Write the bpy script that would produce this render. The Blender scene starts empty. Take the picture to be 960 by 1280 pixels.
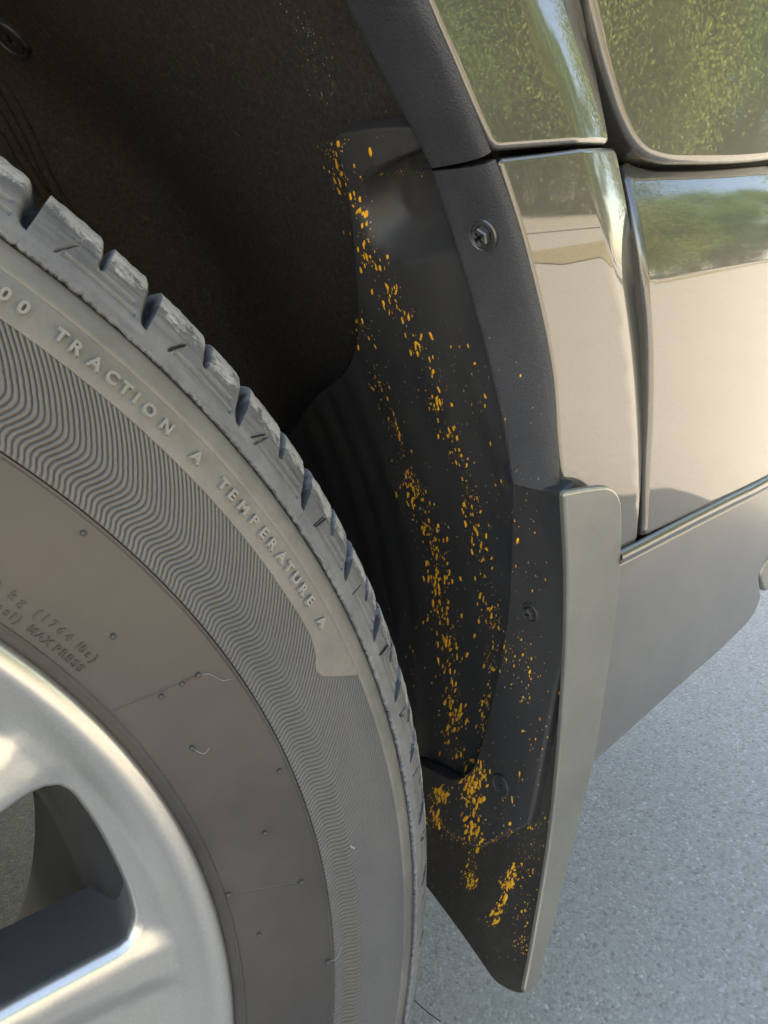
import bpy, bmesh, math, random
import numpy as np
from mathutils import Vector, Matrix, noise
from mathutils.geometry import delaunay_2d_cdt
from mathutils.bvhtree import BVHTree

random.seed(7)
RNG = np.random.default_rng(7)
C = bpy.context.scene.collection
R_ = math.radians
PI = math.pi

# ------------------------------------------------------------------ camera
CAM = np.array([.2122, -.2088, .5723])
YAW, PITCH, ROLL, FPX = .5617, .2930, -.1430, 858.05      # focal length in pixels of the 960 wide photo


def cam_axes():
    cy, sy, cp, sp = math.cos(YAW), math.sin(YAW), math.cos(PITCH), math.sin(PITCH)
    f = np.array([sy * cp, cy * cp, -sp]); r0 = np.array([cy, -sy, 0.]); u0 = np.cross(r0, f)
    r = r0 * math.cos(ROLL) + u0 * math.sin(ROLL); u = -r0 * math.sin(ROLL) + u0 * math.cos(ROLL)
    return r, u, f


RX, UX, FX = cam_axes()
cam = bpy.data.objects.new('camera', bpy.data.cameras.new('camera'))
C.objects.link(cam)
cam.matrix_world = Matrix(((RX[0], UX[0], -FX[0], CAM[0]), (RX[1], UX[1], -FX[1], CAM[1]), (RX[2], UX[2], -FX[2], CAM[2]), (0, 0, 0, 1)))
cam.data.sensor_fit = 'HORIZONTAL'; cam.data.sensor_width = 36.0
cam.data.lens = 36.0 * FPX / 960.0
cam.data.clip_start = .01; cam.data.clip_end = 2000
bpy.context.scene.camera = cam

# ------------------------------------------------------------------ light
SUN_EL, SUN_AZ = R_(50), R_(-38)        # azimuth clockwise from +Y; the sun stands beyond the car, towards its front
sdir = Vector((math.sin(SUN_AZ) * math.cos(SUN_EL), math.cos(SUN_AZ) * math.cos(SUN_EL), math.sin(SUN_EL)))
W = bpy.data.worlds.new('World'); bpy.context.scene.world = W; W.use_nodes = True
nt = W.node_tree; bg = nt.nodes['Background']
sky = nt.nodes.new('ShaderNodeTexSky'); sky.sky_type = 'NISHITA'; sky.sun_disc = False
sky.sun_elevation = SUN_EL; sky.sun_rotation = SUN_AZ
nt.links.new(sky.outputs[0], bg.inputs[0]); bg.inputs[1].default_value = .12
sun = bpy.data.objects.new('sun', bpy.data.lights.new('sun', 'SUN')); C.objects.link(sun)
sun.data.energy = 3.9; sun.data.angle = R_(.53); sun.data.color = (1, .95, .87)
sun.rotation_euler = sdir.to_track_quat('Z', 'Y').to_euler()
vs = bpy.context.scene.view_settings
vs.view_transform = 'Standard'; vs.look = 'None'; vs.exposure = 3.0
vs.use_white_balance = True; vs.white_balance_temperature = 8300; vs.white_balance_tint = 12; vs.gamma = 1
bpy.context.scene.cycles.max_bounces = 8


# ------------------------------------------------------------------ materials
class M:
    def __init__(s, name, base=(.5, .5, .5), rough=.5, metal=0., coat=0., coat_rough=.03, spec=.5, coat_ior=1.5):
        s.m = bpy.data.materials.new(name); s.m.use_nodes = True
        s.t = s.m.node_tree; s.b = s.t.nodes['Principled BSDF']
        s.set('Base Color', (*base, 1)); s.set('Roughness', rough); s.set('Metallic', metal)
        s.set('Coat Weight', coat); s.set('Coat Roughness', coat_rough); s.set('Coat IOR', coat_ior)
        s.set('Specular IOR Level', spec)

    def set(s, k, v): s.b.inputs[k].default_value = v
    def n(s, typ, **kw):
        x = s.t.nodes.new('ShaderNode' + typ)
        for k, v in kw.items():
            if k in x.inputs: x.inputs[k].default_value = v
            else: setattr(x, k, v)
        return x
    def l(s, a, b): s.t.links.new(a, b)
    def co(s, scale=(1, 1, 1), rot=(0, 0, 0)):
        tc = s.n('TexCoord'); mp = s.n('Mapping'); mp.inputs['Scale'].default_value = scale; mp.inputs['Rotation'].default_value = rot
        s.l(tc.outputs['Object'], mp.inputs[0]); return mp.outputs[0]
    def noise(s, scale, detail=4, rough=.6, co=None, dist=0):
        x = s.n('TexNoise'); x.inputs['Scale'].default_value = scale; x.inputs['Detail'].default_value = detail
        x.inputs['Roughness'].default_value = rough; x.inputs['Distortion'].default_value = dist
        s.l(co or s.co(), x.inputs['Vector']); return x.outputs['Fac']
    def voro(s, scale, co=None, feature='F1', out='Distance'):
        x = s.n('TexVoronoi'); x.feature = feature; x.inputs['Scale'].default_value = scale
        s.l(co or s.co(), x.inputs['Vector']); return x.outputs[out]
    def ramp(s, fac, stops):
        x = s.n('ValToRGB'); e = x.color_ramp.elements
        while len(e) < len(stops): e.new(.5)
        for el, (p, c) in zip(e, stops):
            el.position = p; el.color = (*c, 1) if len(c) == 3 else c
        s.l(fac, x.inputs[0]); return x.outputs[0]
    def g(s, fac, a, b, lo=0., hi=1.):
        x = s.n('MapRange'); x.inputs['From Min'].default_value = a; x.inputs['From Max'].default_value = b
        x.inputs['To Min'].default_value = lo; x.inputs['To Max'].default_value = hi; s.l(fac, x.inputs[0]); return x.outputs[0]
    def mix(s, fac, a, b, mode='MIX'):
        x = s.n('Mix'); x.data_type = 'RGBA'; x.blend_type = mode
        for sock, v in ((x.inputs[0], fac), (x.inputs[6], a), (x.inputs[7], b)):
            if hasattr(v, 'is_output'): s.l(v, sock)
            elif isinstance(v, (int, float)): sock.default_value = v
            else: sock.default_value = (*v, 1)
        return x.outputs[2]
    def mul(s, a, b, op='MULTIPLY'):
        x = s.n('Math'); x.operation = op
        for sock, v in ((x.inputs[0], a), (x.inputs[1], b)):
            if hasattr(v, 'is_output'): s.l(v, sock)
            else: sock.default_value = v
        return x.outputs[0]
    def attr(s, name):
        x = s.n('Attribute'); x.attribute_name = name; return x.outputs['Fac']
    def base(s, c): s.l(c, s.b.inputs['Base Color'])
    def rough(s, c): s.l(c, s.b.inputs['Roughness'])
    def bump(s, h, strength=.5, dist=.001, prev=None):
        x = s.n('Bump'); x.inputs['Strength'].default_value = strength; x.inputs['Distance'].default_value = dist
        s.l(h, x.inputs['Height'])
        if prev: s.l(prev, x.inputs['Normal'])
        s.l(x.outputs[0], s.b.inputs['Normal']); return x.outputs[0]


def mat_paint():
    m = M('metallic_paint', (.075, .073, .066), .40, .35, 1.0, .012, coat_ior=1.78)
    f = m.voro(2200, out='Color'); s = m.n('SeparateColor'); m.l(f, s.inputs[0])
    k = m.g(s.outputs[0], 0, 1, .88, 1.12)
    big = m.noise(9, 3)
    dirt = m.g(m.noise(800, 6, .85), .66, .76, 0, .55)
    m.base(m.mix(dirt, m.mix(1.0, m.mix(m.g(big, .35, .7), (.056, .055, .050), (.066, .064, .057)), k, 'MULTIPLY'), (.26, .24, .19)))
    m.bump(m.noise(900, 2), .05, .0003)
    dust = m.noise(260, 5, .8)
    m.l(m.g(dust, .35, .75, .008, .03), m.b.inputs['Coat Roughness'])
    return m.m


def mat_satin():
    m = M('satin_silver_plastic', (.26, .26, .245), .34, .75, .35, .22)
    a = m.noise(14, 5, .65); b = m.noise(420, 4, .7)
    m.base(m.mix(m.g(a, .3, .7), (.245, .24, .215), (.32, .308, .27)))
    m.rough(m.g(b, .3, .7, .36, .48))
    m.bump(b, .06, .0004)
    return m.m


def mat_valance():
    m = M('painted_valance', (.20, .20, .195), .42, .55, .5, .2)
    a = m.noise(10, 5, .65); b = m.noise(500, 4, .7)
    m.base(m.mix(m.g(a, .3, .7), (.17, .17, .168), (.225, .22, .21)))
    m.bump(b, .1, .0004)
    return m.m


def mat_trim():
    m = M('textured_black_trim', (.045, .046, .05), .55, 0, spec=.5)
    a = m.noise(1600, 2); b = m.noise(22, 6, .7); d = m.noise(380, 6, .85)
    c = m.mix(m.g(b, .35, .7), (.028, .029, .034), (.045, .045, .047))
    m.base(m.mix(m.g(d, .66, .72), c, (.12, .115, .10)))
    m.rough(m.g(b, .3, .7, .42, .62))
    m.bump(a, .7, .0006)
    return m.m


def mat_guard():
    m = M('moulded_black_plastic', (.028, .029, .031), .46, spec=.35)
    b = m.noise(17, 6, .7, m.co((1, 1, .35))); d = m.noise(300, 6, .85, m.co((1, 1, .4)))
    c = m.mix(m.g(b, .3, .75), (.023, .024, .027), (.048, .046, .043))
    m.base(m.mix(m.g(d, .62, .74), c, (.11, .10, .085)))
    m.rough(m.g(b, .3, .7, .34, .58))
    m.bump(m.noise(900, 3), .15, .0005)
    return m.m


def mat_flap():
    m = M('glossy_mud_flap', (.024, .022, .02), .22)
    b = m.noise(9, 6, .7); d = m.noise(260, 6, .85)
    c = m.mix(m.g(b, .3, .7), (.020, .020, .022), (.060, .052, .040))
    m.base(m.mix(m.g(d, .5, .9, 0, .5), c, (.08, .07, .055)))
    m.rough(m.g(d, .3, .7, .18, .30))
    return m.m


def mat_felt():
    m = M('felt_wheel_liner', (.03, .027, .024), .95, spec=.15)
    a = m.noise(420, 6, .85); b = m.noise(7, 5, .6); d = m.noise(150, 8, .9)
    c = m.mix(m.g(a, .3, .7), (.022, .020, .018), (.070, .065, .057))
    c = m.mix(m.g(b, .35, .65), c, m.mix(m.g(a, .3, .7), (.030, .021, .017), (.078, .058, .049)))
    m.base(m.mix(m.g(d, .57, .69), c, (.13, .125, .11)))
    m.bump(a, .8, .0015)
    return m.m


def mat_rubber():
    m = M('weathered_tyre_rubber', (.07, .067, .065), .5)
    a = m.noise(16, 6, .7); b = m.noise(5, 3); d = m.noise(500, 4, .7)
    c = m.mix(m.g(a, .3, .7), (.034, .031, .031), (.056, .051, .050))
    c = m.mix(m.g(b, .45, .75, 0, .35), c, (.085, .066, .056))
    dust = m.noise(170, 8, .9)
    m.base(m.mix(m.g(dust, .63, .78, 0, .6), c, (.22, .21, .20)))
    m.rough(m.g(a, .3, .7, .36, .50)); m.bump(d, .1, .0003)
    return m.m


def mat_plate():
    m = M('dusty_shoulder_rubber', (.15, .143, .13), .42)
    a = m.noise(28, 7, .75); b = m.noise(90, 6, .7); s = m.noise(210, 8, .9)
    c = m.mix(m.g(a, .32, .68), (.092, .088, .085), (.165, .158, .143))
    c = m.mix(m.g(b, .55, .7, 0, .5), c, (.11, .095, .085))
    m.base(m.mix(m.g(s, .66, .74, 0, .8), c, (.42, .41, .39)))
    m.rough(m.g(a, .3, .7, .34, .50)); m.bump(m.noise(420, 5, .7), .15, .0004)
    return m.m


def mat_tread():
    m = M('scuffed_tread_rubber', (.14, .14, .14), .5)
    w = m.attr('wear'); cl = m.attr('clean_notch_shade')
    a = m.noise(40, 7, .75); s = m.noise(130, 9, .82); f = m.noise(60, 4, .7)
    c = m.mix(m.g(a, .3, .7), (.100, .104, .110), (.190, .192, .195))
    th = m.mul(w, .30)                                  # scuffs gather on the outer edges
    sc = m.g(m.mul(s, th, 'ADD'), .665, .73)
    c = m.mix(m.mul(sc, .85), c, (.50, .50, .49))
    c = m.mix(m.mul(cl, m.g(f, .2, .6, .6, .95)), c, (.022, .030, .048))  # dust-free notch rubber, with sky blue and groove shade put into its colour
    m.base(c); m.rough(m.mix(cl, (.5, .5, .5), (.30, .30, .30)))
    m.bump(m.noise(330, 7, .8), .45, .0008)
    return m.m


def mat_ribs():
    m = M('ribbed_rubber', (.085, .082, .08), .45)
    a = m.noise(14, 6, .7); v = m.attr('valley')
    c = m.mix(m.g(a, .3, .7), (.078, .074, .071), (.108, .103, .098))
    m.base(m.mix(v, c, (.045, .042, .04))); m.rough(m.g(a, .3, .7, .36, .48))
    return m.m


def mat_rim():
    m = M('silver_wheel_paint', (.50, .50, .48), .34, .85, .5, .25)
    a = m.noise(900, 3, .7)
    m.base(m.mix(m.g(a, .3, .7), (.47, .47, .455), (.53, .53, .51)))
    m.rough(m.g(m.noise(12, 3), .3, .7, .33, .37))
    return m.m


def mat_barrel():
    m = M('dusty_wheel_barrel', (.07, .072, .075), .35, .6)
    a = m.noise(25, 6, .7); m.base(m.mix(m.g(a, .3, .7), (.05, .052, .056), (.10, .098, .09))); return m.m


def mat_orange():
    m = M('dried_road_paint', (.62, .30, .02), .45)
    a = m.noise(220, 3); b = m.noise(700, 4, .8); c = m.mix(m.g(a, .3, .7), (.74, .32, .012), (.92, .47, .03)); m.base(m.mix(m.g(b, .58, .8, 0, .4), c, (.25, .15, .05))); return m.m


def mat_grit():
    m = M('pale_grit', (.34, .33, .30), .8); return m.m


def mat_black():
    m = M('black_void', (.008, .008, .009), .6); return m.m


def mat_screw():
    m = M('black_zinc_screw', (.11, .11, .115), .34, .7); m.bump(m.noise(600, 3), .1, .0004); return m.m


def mat_ground():
    m = M('exposed_aggregate_pavement', (.3, .3, .3), .95, spec=.15)
    c3 = m.co()
    v = m.voro(330, c3, out='Color'); s = m.n('SeparateColor'); m.l(v, s.inputs[0])
    n1 = m.noise(330, 6, .75, c3); n2 = m.noise(3, 5, .6, c3); n3 = m.noise(60, 5, .7, c3)
    c = m.ramp(s.outputs[0], [(0, (.28, .27, .25)), (.25, (.37, .36, .33)), (.75, (.42, .405, .375)), (1, (.52, .50, .47))])
    c = m.mix(m.g(n1, .35, .65, 0, .6), c, (.34, .325, .295))
    c = m.mix(m.g(s.outputs[1], .965, 1.0, 0, .7), c, (.66, .64, .60))
    c = m.mix(m.g(s.outputs[2], .95, 1.0, 0, .7), c, (.20, .19, .18))
    c = m.mix(m.g(n3, .5, .8, 0, .3), c, (.38, .36, .32))
    m.base(m.mix(m.g(n2, .3, .7, .0, .25), c, (.50, .47, .41)))
    d = m.voro(330, c3); m.bump(m.mul(n1, d, 'SUBTRACT'), .85, .003)
    return m.m


def mat_simple(name, c1, c2, scale, rough=.9, bump=0.):
    m = M(name, c1, rough); a = m.noise(scale, 7, .75)
    m.base(m.mix(m.g(a, .3, .7), c1, c2))
    if bump: m.bump(a, .8, bump)
    return m.m


PAINT, SATIN, VAL, TRIM, GUARD, FLAP, FELT = mat_paint(), mat_satin(), mat_valance(), mat_trim(), mat_guard(), mat_flap(), mat_felt()
RUBBER, PLATE, TREAD, RIBS, RIM, BARREL = mat_rubber(), mat_plate(), mat_tread(), mat_ribs(), mat_rim(), mat_barrel()
ORANGE, GRIT, BLACK, SCREW, GROUND = mat_orange(), mat_grit(), mat_black(), mat_screw(), mat_ground()


# ------------------------------------------------------------------ object helpers
def tag(o, label=None, cat=None, group=None, kind=None):
    if label: o['label'] = label
    if cat: o['category'] = cat
    if group: o['group'] = group
    if kind: o['kind'] = kind
    return o


def empty(name, loc=(0, 0, 0), parent=None):
    o = bpy.data.objects.new(name, None); C.objects.link(o); o.location = loc; o.empty_display_size = .05
    o.parent = parent; return o


def mesh_obj(name, verts, faces, mat, parent=None, smooth=True, normals=None, attrs=None, sharp=None):
    me = bpy.data.meshes.new(name)
    me.from_pydata([tuple(map(float, v)) for v in verts], [], [tuple(map(int, f)) for f in faces])
    me.update()
    for mm in (mat if isinstance(mat, (list, tuple)) else [mat]): me.materials.append(mm)
    if attrs:
        for k, v in attrs.items():
            a = me.attributes.new(k, 'FLOAT', 'POINT'); a.data.foreach_set('value', np.asarray(v, dtype=np.float32))
    if smooth:
        me.polygons.foreach_set('use_smooth', [True] * len(me.polygons))
        if sharp is not None: me.set_sharp_from_angle(angle=R_(sharp))
        if normals is not None:
            me.normals_split_custom_set_from_vertices([tuple(map(float, n)) for n in normals])
    o = bpy.data.objects.new(name, me); C.objects.link(o); o.parent = parent
    return o


def box(name, x0, x1, y0, y1, z0, z1, mat, parent=None, bevel=0.):
    bm = bmesh.new(); bmesh.ops.create_cube(bm, size=1)
    for v in bm.verts: v.co = Vector(((x0 + x1) / 2 + v.co.x * (x1 - x0), (y0 + y1) / 2 + v.co.y * (y1 - y0), (z0 + z1) / 2 + v.co.z * (z1 - z0)))
    if bevel: bmesh.ops.bevel(bm, geom=bm.edges[:], offset=bevel, segments=2, affect='EDGES')
    me = bpy.data.meshes.new(name); bm.to_mesh(me); bm.free(); me.materials.append(mat)
    o = bpy.data.objects.new(name, me); C.objects.link(o); o.parent = parent; return o


def tube_data(pts, rad, seg=6, V=None, F=None):
    V = [] if V is None else V; F = [] if F is None else F
    pts = [np.array(p, float) for p in pts]; base = len(V)
    up = np.array([.3, .2, .9])
    for i, p in enumerate(pts):
        t = pts[min(i + 1, len(pts) - 1)] - pts[max(i - 1, 0)]; t /= np.linalg.norm(t) + 1e-12
        a = np.cross(t, up); a /= np.linalg.norm(a) + 1e-12; b = np.cross(t, a)
        rr = rad[i] if hasattr(rad, '__len__') else rad
        for k in range(seg):
            w = 2 * PI * k / seg; V.append(p + rr * (a * math.cos(w) + b * math.sin(w)))
    for i in range(len(pts) - 1):
        for k in range(seg):
            F.append((base + i * seg + k, base + i * seg + (k + 1) % seg, base + (i + 1) * seg + (k + 1) % seg, base + (i + 1) * seg + k))
    F.append(tuple(base + k for k in range(seg))[::-1]); F.append(tuple(base + (len(pts) - 1) * seg + k for k in range(seg)))
    return V, F


def catmull(P, n=8, closed=True):
    P = np.array(P, float); N = len(P); out = []
    rng = range(N) if closed else range(N - 1)
    for i in rng:
        if closed: a, b, c, d = P[(i - 1) % N], P[i], P[(i + 1) % N], P[(i + 2) % N]
        else: a, b, c, d = P[max(i - 1, 0)], P[i], P[i + 1], P[min(i + 2, N - 1)]
        for k in range(n):
            t = k / n
            out.append(.5 * ((2 * b) + (-a + c) * t + (2 * a - 5 * b + 4 * c - d) * t * t + (-a + 3 * b - 3 * c + d) * t ** 3))
    if not closed: out.append(P[-1])
    return np.array(out)


def round_poly(P, rad, seg=5):
    """polygon with each corner filleted by rad (scalar or list)."""
    P = [np.array(p, float) for p in P]; N = len(P); out = []
    for i in range(N):
        a, b, c = P[i - 1], P[i], P[(i + 1) % N]
        r = rad[i] if hasattr(rad, '__len__') else rad
        u = a - b; v = c - b; lu, lv = np.linalg.norm(u), np.linalg.norm(v)
        r = min(r, lu * .45, lv * .45)
        if r < 1e-6: out.append(b); continue
        p0, p1 = b + u / lu * r, b + v / lv * r
        for k in range(seg + 1):
            t = k / seg; out.append((1 - t) ** 2 * p0 + 2 * t * (1 - t) * b + t * t * p1)
    return np.array(out)


def resample(L, step):
    L = np.array(L, float); Q = np.vstack([L, L[:1]]); d = np.linalg.norm(np.diff(Q, axis=0), axis=1)
    keep = np.append(d > 1e-9, True); Q = Q[keep]; d = np.linalg.norm(np.diff(Q, axis=0), axis=1)
    s = np.concatenate([[0], np.cumsum(d)]); n = max(12, int(s[-1] / step))
    t = np.linspace(0, s[-1], n, endpoint=False)
    return np.stack([np.interp(t, s, Q[:, k]) for k in range(Q.shape[1])], 1)


def area2(L): return .5 * np.sum(L[:, 0] * np.roll(L[:, 1], -1) - np.roll(L[:, 0], -1) * L[:, 1])


def offs(L, e):
    """offset CCW loop outward by e (negative: inset)."""
    t = np.roll(L, -1, 0) - np.roll(L, 1, 0); t /= np.linalg.norm(t, axis=1)[:, None] + 1e-12
    return L + e * np.stack([t[:, 1], -t[:, 0]], 1)


def inside(P, L):
    x, y = P[:, 0], P[:, 1]; r = np.zeros(len(P), bool); A = L; B = np.roll(L, -1, 0)
    for (x0, y0), (x1, y1) in zip(A, B):
        c = ((y0 > y) != (y1 > y)); r ^= c & (x < (x1 - x0) * (y - y0) / ((y1 - y0) if y1 != y0 else 1e-12) + x0)
    return r


def near_edge(P, L, d):
    r = np.zeros(len(P), bool)
    for q in L: r |= (np.abs(P[:, 0] - q[0]) < d) & (np.abs(P[:, 1] - q[1]) < d)
    return r


def shell(name, surf, loop, mat, parent=None, holes=(), e=.002, depth=.006, step=.004, grid=.008, ref=(0, -1, 0), inner=None, seg=4, back=True, hdepth=None, h=1e-5, hslant=0.):
    """A sheet of real thickness over the 2-D outline `loop` of surface surf(A,B)->Nx3, with rolled edges of radius e."""
    loops = [resample(loop, step)]
    if area2(loops[0]) < 0: loops[0] = loops[0][::-1]
    for hl in holes:
        hl = resample(hl, step); loops.append(hl if area2(hl) < 0 else hl[::-1])
    outer = [l.copy() for l in loops]
    loops = [offs(l, -e) for l in loops]
    lo, hi = loops[0].min(0), loops[0].max(0)
    if inner is None:
        gx = np.arange(lo[0] + grid / 2, hi[0], grid); gy = np.arange(lo[1] + grid / 2, hi[1], grid)
        G = np.array([(x + (grid / 2 if j % 2 else 0), y) for j, y in enumerate(gy) for x in gx])
    else: G = np.array(inner)
    if len(G):
        ok = inside(G, loops[0]) & ~near_edge(G, loops[0], grid * .45)
        for l in loops[1:]: ok &= ~inside(G, l) & ~near_edge(G, l, grid * .45)
        G = G[ok]
    co = np.vstack(loops + ([G] if len(G) else [])); ed = []; b = 0
    for l in loops:
        ed += [(b + i, b + (i + 1) % len(l)) for i in range(len(l))]; b += len(l)
    v2, _, f2, orig, _, _ = delaunay_2d_cdt([Vector(map(float, p)) for p in co], ed, [], 0, 1e-7)
    V2 = np.array([[p.x, p.y] for p in v2]); F = np.array([f for f in f2 if len(f) == 3])
    cen = V2[F].mean(1); ok = inside(cen, loops[0])
    for l in loops[1:]: ok &= ~inside(cen, l)
    F = F[ok]
    # map input verts to output verts
    imap = {}
    for j, lst in enumerate(orig):
        for k in lst: imap.setdefault(k, j)

    def frame(P2):
        P = surf(P2[:, 0], P2[:, 1]); du = (surf(P2[:, 0] + h, P2[:, 1]) - surf(P2[:, 0] - h, P2[:, 1])) / (2 * h)
        dv = (surf(P2[:, 0], P2[:, 1] + h) - surf(P2[:, 0], P2[:, 1] - h)) / (2 * h)
        n = np.cross(du, dv); n /= np.linalg.norm(n, axis=1)[:, None] + 1e-15
        rf = ref(P) if callable(ref) else np.array(ref, float)[None, :]
        sg = np.sign((n * rf).sum(1)); sg[sg == 0] = 1
        return P, n * sg[:, None], du, dv
    P, N, du, dv = frame(V2)
    V = list(P); NN = list(N); Fs = []
    sgn = np.median(np.sign((np.cross(P[F[:, 1]] - P[F[:, 0]], P[F[:, 2]] - P[F[:, 0]]) * N[F[:, 0]]).sum(1)))
    front = [tuple(f) if sgn > 0 else tuple(f[::-1]) for f in F]; Fs += front
    bi = 0; ends = []
    for li, l in enumerate(loops):
        idx = [imap[bi + i] for i in range(len(l))]; bi += len(l)
        Q, n, du_, dv_ = frame(l)
        t2 = np.roll(l, -1, 0) - np.roll(l, 1, 0); t2 /= np.linalg.norm(t2, axis=1)[:, None] + 1e-12
        o2 = np.stack([t2[:, 1], -t2[:, 0]], 1)
        o3 = o2[:, :1] * du_ + o2[:, 1:] * dv_
        t3 = t2[:, :1] * du_ + t2[:, 1:] * dv_; t3 /= np.linalg.norm(t3, axis=1)[:, None]
        o3 -= (o3 * t3).sum(1)[:, None] * t3; o3 /= np.linalg.norm(o3, axis=1)[:, None] + 1e-12
        prev = idx; n_ = len(l); dd = depth if li == 0 or hdepth is None else hdepth
        prof = [(e * math.sin(PI / 2 * k / seg), e * (1 - math.cos(PI / 2 * k / seg)), PI / 2 * k / seg) for k in range(1, seg + 1)] + [(e + (hslant if li else 0), dd, PI / 2 - (.28 if li and hslant else 0))]
        for a, d, ph in prof:
            st = len(V); R3 = Q + o3 * a - n * d
            if li and hslant and d == dd:
                for _ in range(10): R3 = (np.roll(R3, 1, 0) + 2 * R3 + np.roll(R3, -1, 0)) / 4
            for i in range(n_):
                V.append(R3[i]); NN.append(n[i] * math.cos(ph) + o3[i] * math.sin(ph))
            for i in range(n_):
                j = (i + 1) % n_; f = (prev[i], st + i, st + j, prev[j])
                Fs.append(f if sgn > 0 else f[::-1])
            prev = list(range(st, st + n_))
        ends.append((idx, prev))
    if back and hdepth is None:
        st = len(V); mp = {}
        for idx, last in ends:
            for a, b_ in zip(idx, last): mp[a] = b_
        for j in range(len(P)):
            if j not in mp: mp[j] = len(V); V.append(P[j] - N[j] * depth); NN.append(-N[j])
        Fs += [tuple(mp[q] for q in f[::-1]) for f in front]
    o = mesh_obj(name, V, Fs, mat, parent, normals=None)
    me = o.data
    # custom normals on the front and roll only; back faces keep their own
    nl = []
    nf = len(Fs) - (len(front) if back and hdepth is None else 0)
    for k, f in enumerate(Fs):
        for q in f: nl.append(tuple(NN[q]) if k < nf else (0, 0, 0))
    me.normals_split_custom_set(nl)
    return o


def ray(px):
    d = FX + ((px[0] - 480) / FPX) * RX - ((px[1] - 640) / FPX) * UX
    return d


def on_y(px, y):
    d = ray(px); t = (y - CAM[1]) / d[1]; return CAM + t * d


def on_side(px, Y):
    """where the line of sight meets the side surface y = Y(x, z) -> (x, z)."""
    d = ray(px); a, b = .02, 3.
    ts = np.linspace(.05, 2.5, 600); P = CAM + ts[:, None] * d; g = P[:, 1] - Y(P[:, 0], P[:, 2])
    k = np.argmax((g > 0) & (ts > .12))
    if g[k] <= 0: k = int(np.argmax(g)); print('MISS', px)
    a, b = ts[max(k - 1, 0)], ts[k]
    for _ in range(30):
        m = (a + b) / 2; q = CAM + m * d
        if q[1] - Y(q[0], q[2]) > 0: b = m
        else: a = m
    q = CAM + b * d; return np.array([q[0], q[2]])


def side(Y): return lambda A, B: np.stack([A, Y(A, B), B], 1)


ZC = .365


def pol(r, th, y):
    """wheel coordinates: radius, clock angle from the top in degrees, depth."""
    return np.array([r * math.sin(R_(th)), y, ZC + r * math.cos(R_(th))])


# ================================================================== GROUND AND SURROUNDINGS
box('ground', -300, 300, -300, 300, -.5, 0, GROUND)['kind'] = 'structure'


def sheet(name, pts, z, mat, kind='structure', parent=None):
    o = mesh_obj(name, [(x, y, z) for x, y in pts], [tuple(range(len(pts)))], mat, parent, smooth=False)
    o['kind'] = kind; return o


DRY = mat_simple('dry_lawn', (.20, .165, .085), (.36, .30, .17), 30, .95, .02)
DARKBROWN = mat_simple('dark_brown_ground', (.05, .038, .026), (.10, .08, .055), 12, .95, .02)
ROADM = mat_simple('pale_road', (.30, .29, .26), (.37, .355, .32), 2, .9)
GREEN = mat_simple('far_lawn', (.09, .11, .035), (.17, .17, .07), 3, .95, .02)

# ================================================================== CAR
car = empty('parked_car')
tag(car, 'dark metallic grey car with black wheel arch trim, silver alloy wheel and paint-spattered mud flap', 'car')
wheel = empty('wheel', parent=car)
wheel['label'] = 'dusty tyre on a silver alloy wheel with raised lettering'

# ---- tyre -----------------------------------------------------------------
YR = ([.244, .2478, .2500, .2540, .262, .270, .285, .295, .305, .315, .325, .3315, .339, .342],
      [.013, .0078, .0040, .0016, .0004, -.0005, -.0010, -.0008, .0002, .0020, .0035, .0060, .0090, .0105])


_dr = np.linspace(.244, .342, 400)
_y0 = np.interp(_dr, *YR)
_k = np.hanning(31); _k /= _k.sum()
_ys = np.convolve(np.pad(_y0, 15, mode='edge'), _k, 'valid')
_ys[_dr < .252] = _y0[_dr < .252]


def ysurf(r): return np.interp(r, _dr, _ys)


def revolve(name, prof, mat, parent, n=360, t0=0., t1=360., jitter=None, sharp=None):
    full = abs(t1 - t0 - 360) < 1e-6
    m = n if full else n + 1; V = []; F = []
    for i in range(m):
        th = t0 + (t1 - t0) * i / n
        for r, y in prof: V.append(pol(r, th, y))
    k = len(prof)
    for i in range(n):
        a = i * k; b = ((i + 1) % m) * k
        for j in range(k - 1): F.append((a + j, b + j, b + j + 1, a + j + 1))
    return mesh_obj(name, V, F, mat, parent, sharp=sharp)


prof = [(.244, .013)]
for r in np.linspace(.2478, .2530, 7): prof.append((r, float(ysurf(r))))
prof += [(.2534, float(ysurf(.2534)) - .0001), (.2537, float(ysurf(.2537)) - .0006), (.2541, float(ysurf(.2541)) - .0006), (.2545, float(ysurf(.2545)))]
for r in np.linspace(.256, .2902, 18): prof.append((r, float(ysurf(r))))
prof += [(.2906, float(ysurf(.2906)) - .0005), (.2913, float(ysurf(.2913)) - .0006), (.2916, float(ysurf(.2916)) + .0003), (.2920, float(ysurf(.292)) + .0012)]
for r in np.linspace(.295, .3300, 10): prof.append((r, float(ysurf(r)) + .0012))
prof += [(.3312, float(ysurf(.3312)) + .0012), (.3315, float(ysurf(.3315)) - .0001), (.3320, float(ysurf(.332)) - .0005), (.334, float(ysurf(.334)) - .0002), (.337, float(ysurf(.337))), (.3392, float(ysurf(.3392)) + .0004), (.3402, .0110)]
prof += [(.345, .020), (.352, .034), (.3570, .048), (.3575, .08), (.3575, .145), (.3570, .177), (.352, .191), (.345, .205), (.335, .217), (.315, .2235), (.290, .226), (.265, .2245), (.25, .219), (.244, .212)]
tyre = revolve('tyre', prof, RUBBER, wheel, 720, sharp=50)

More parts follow.
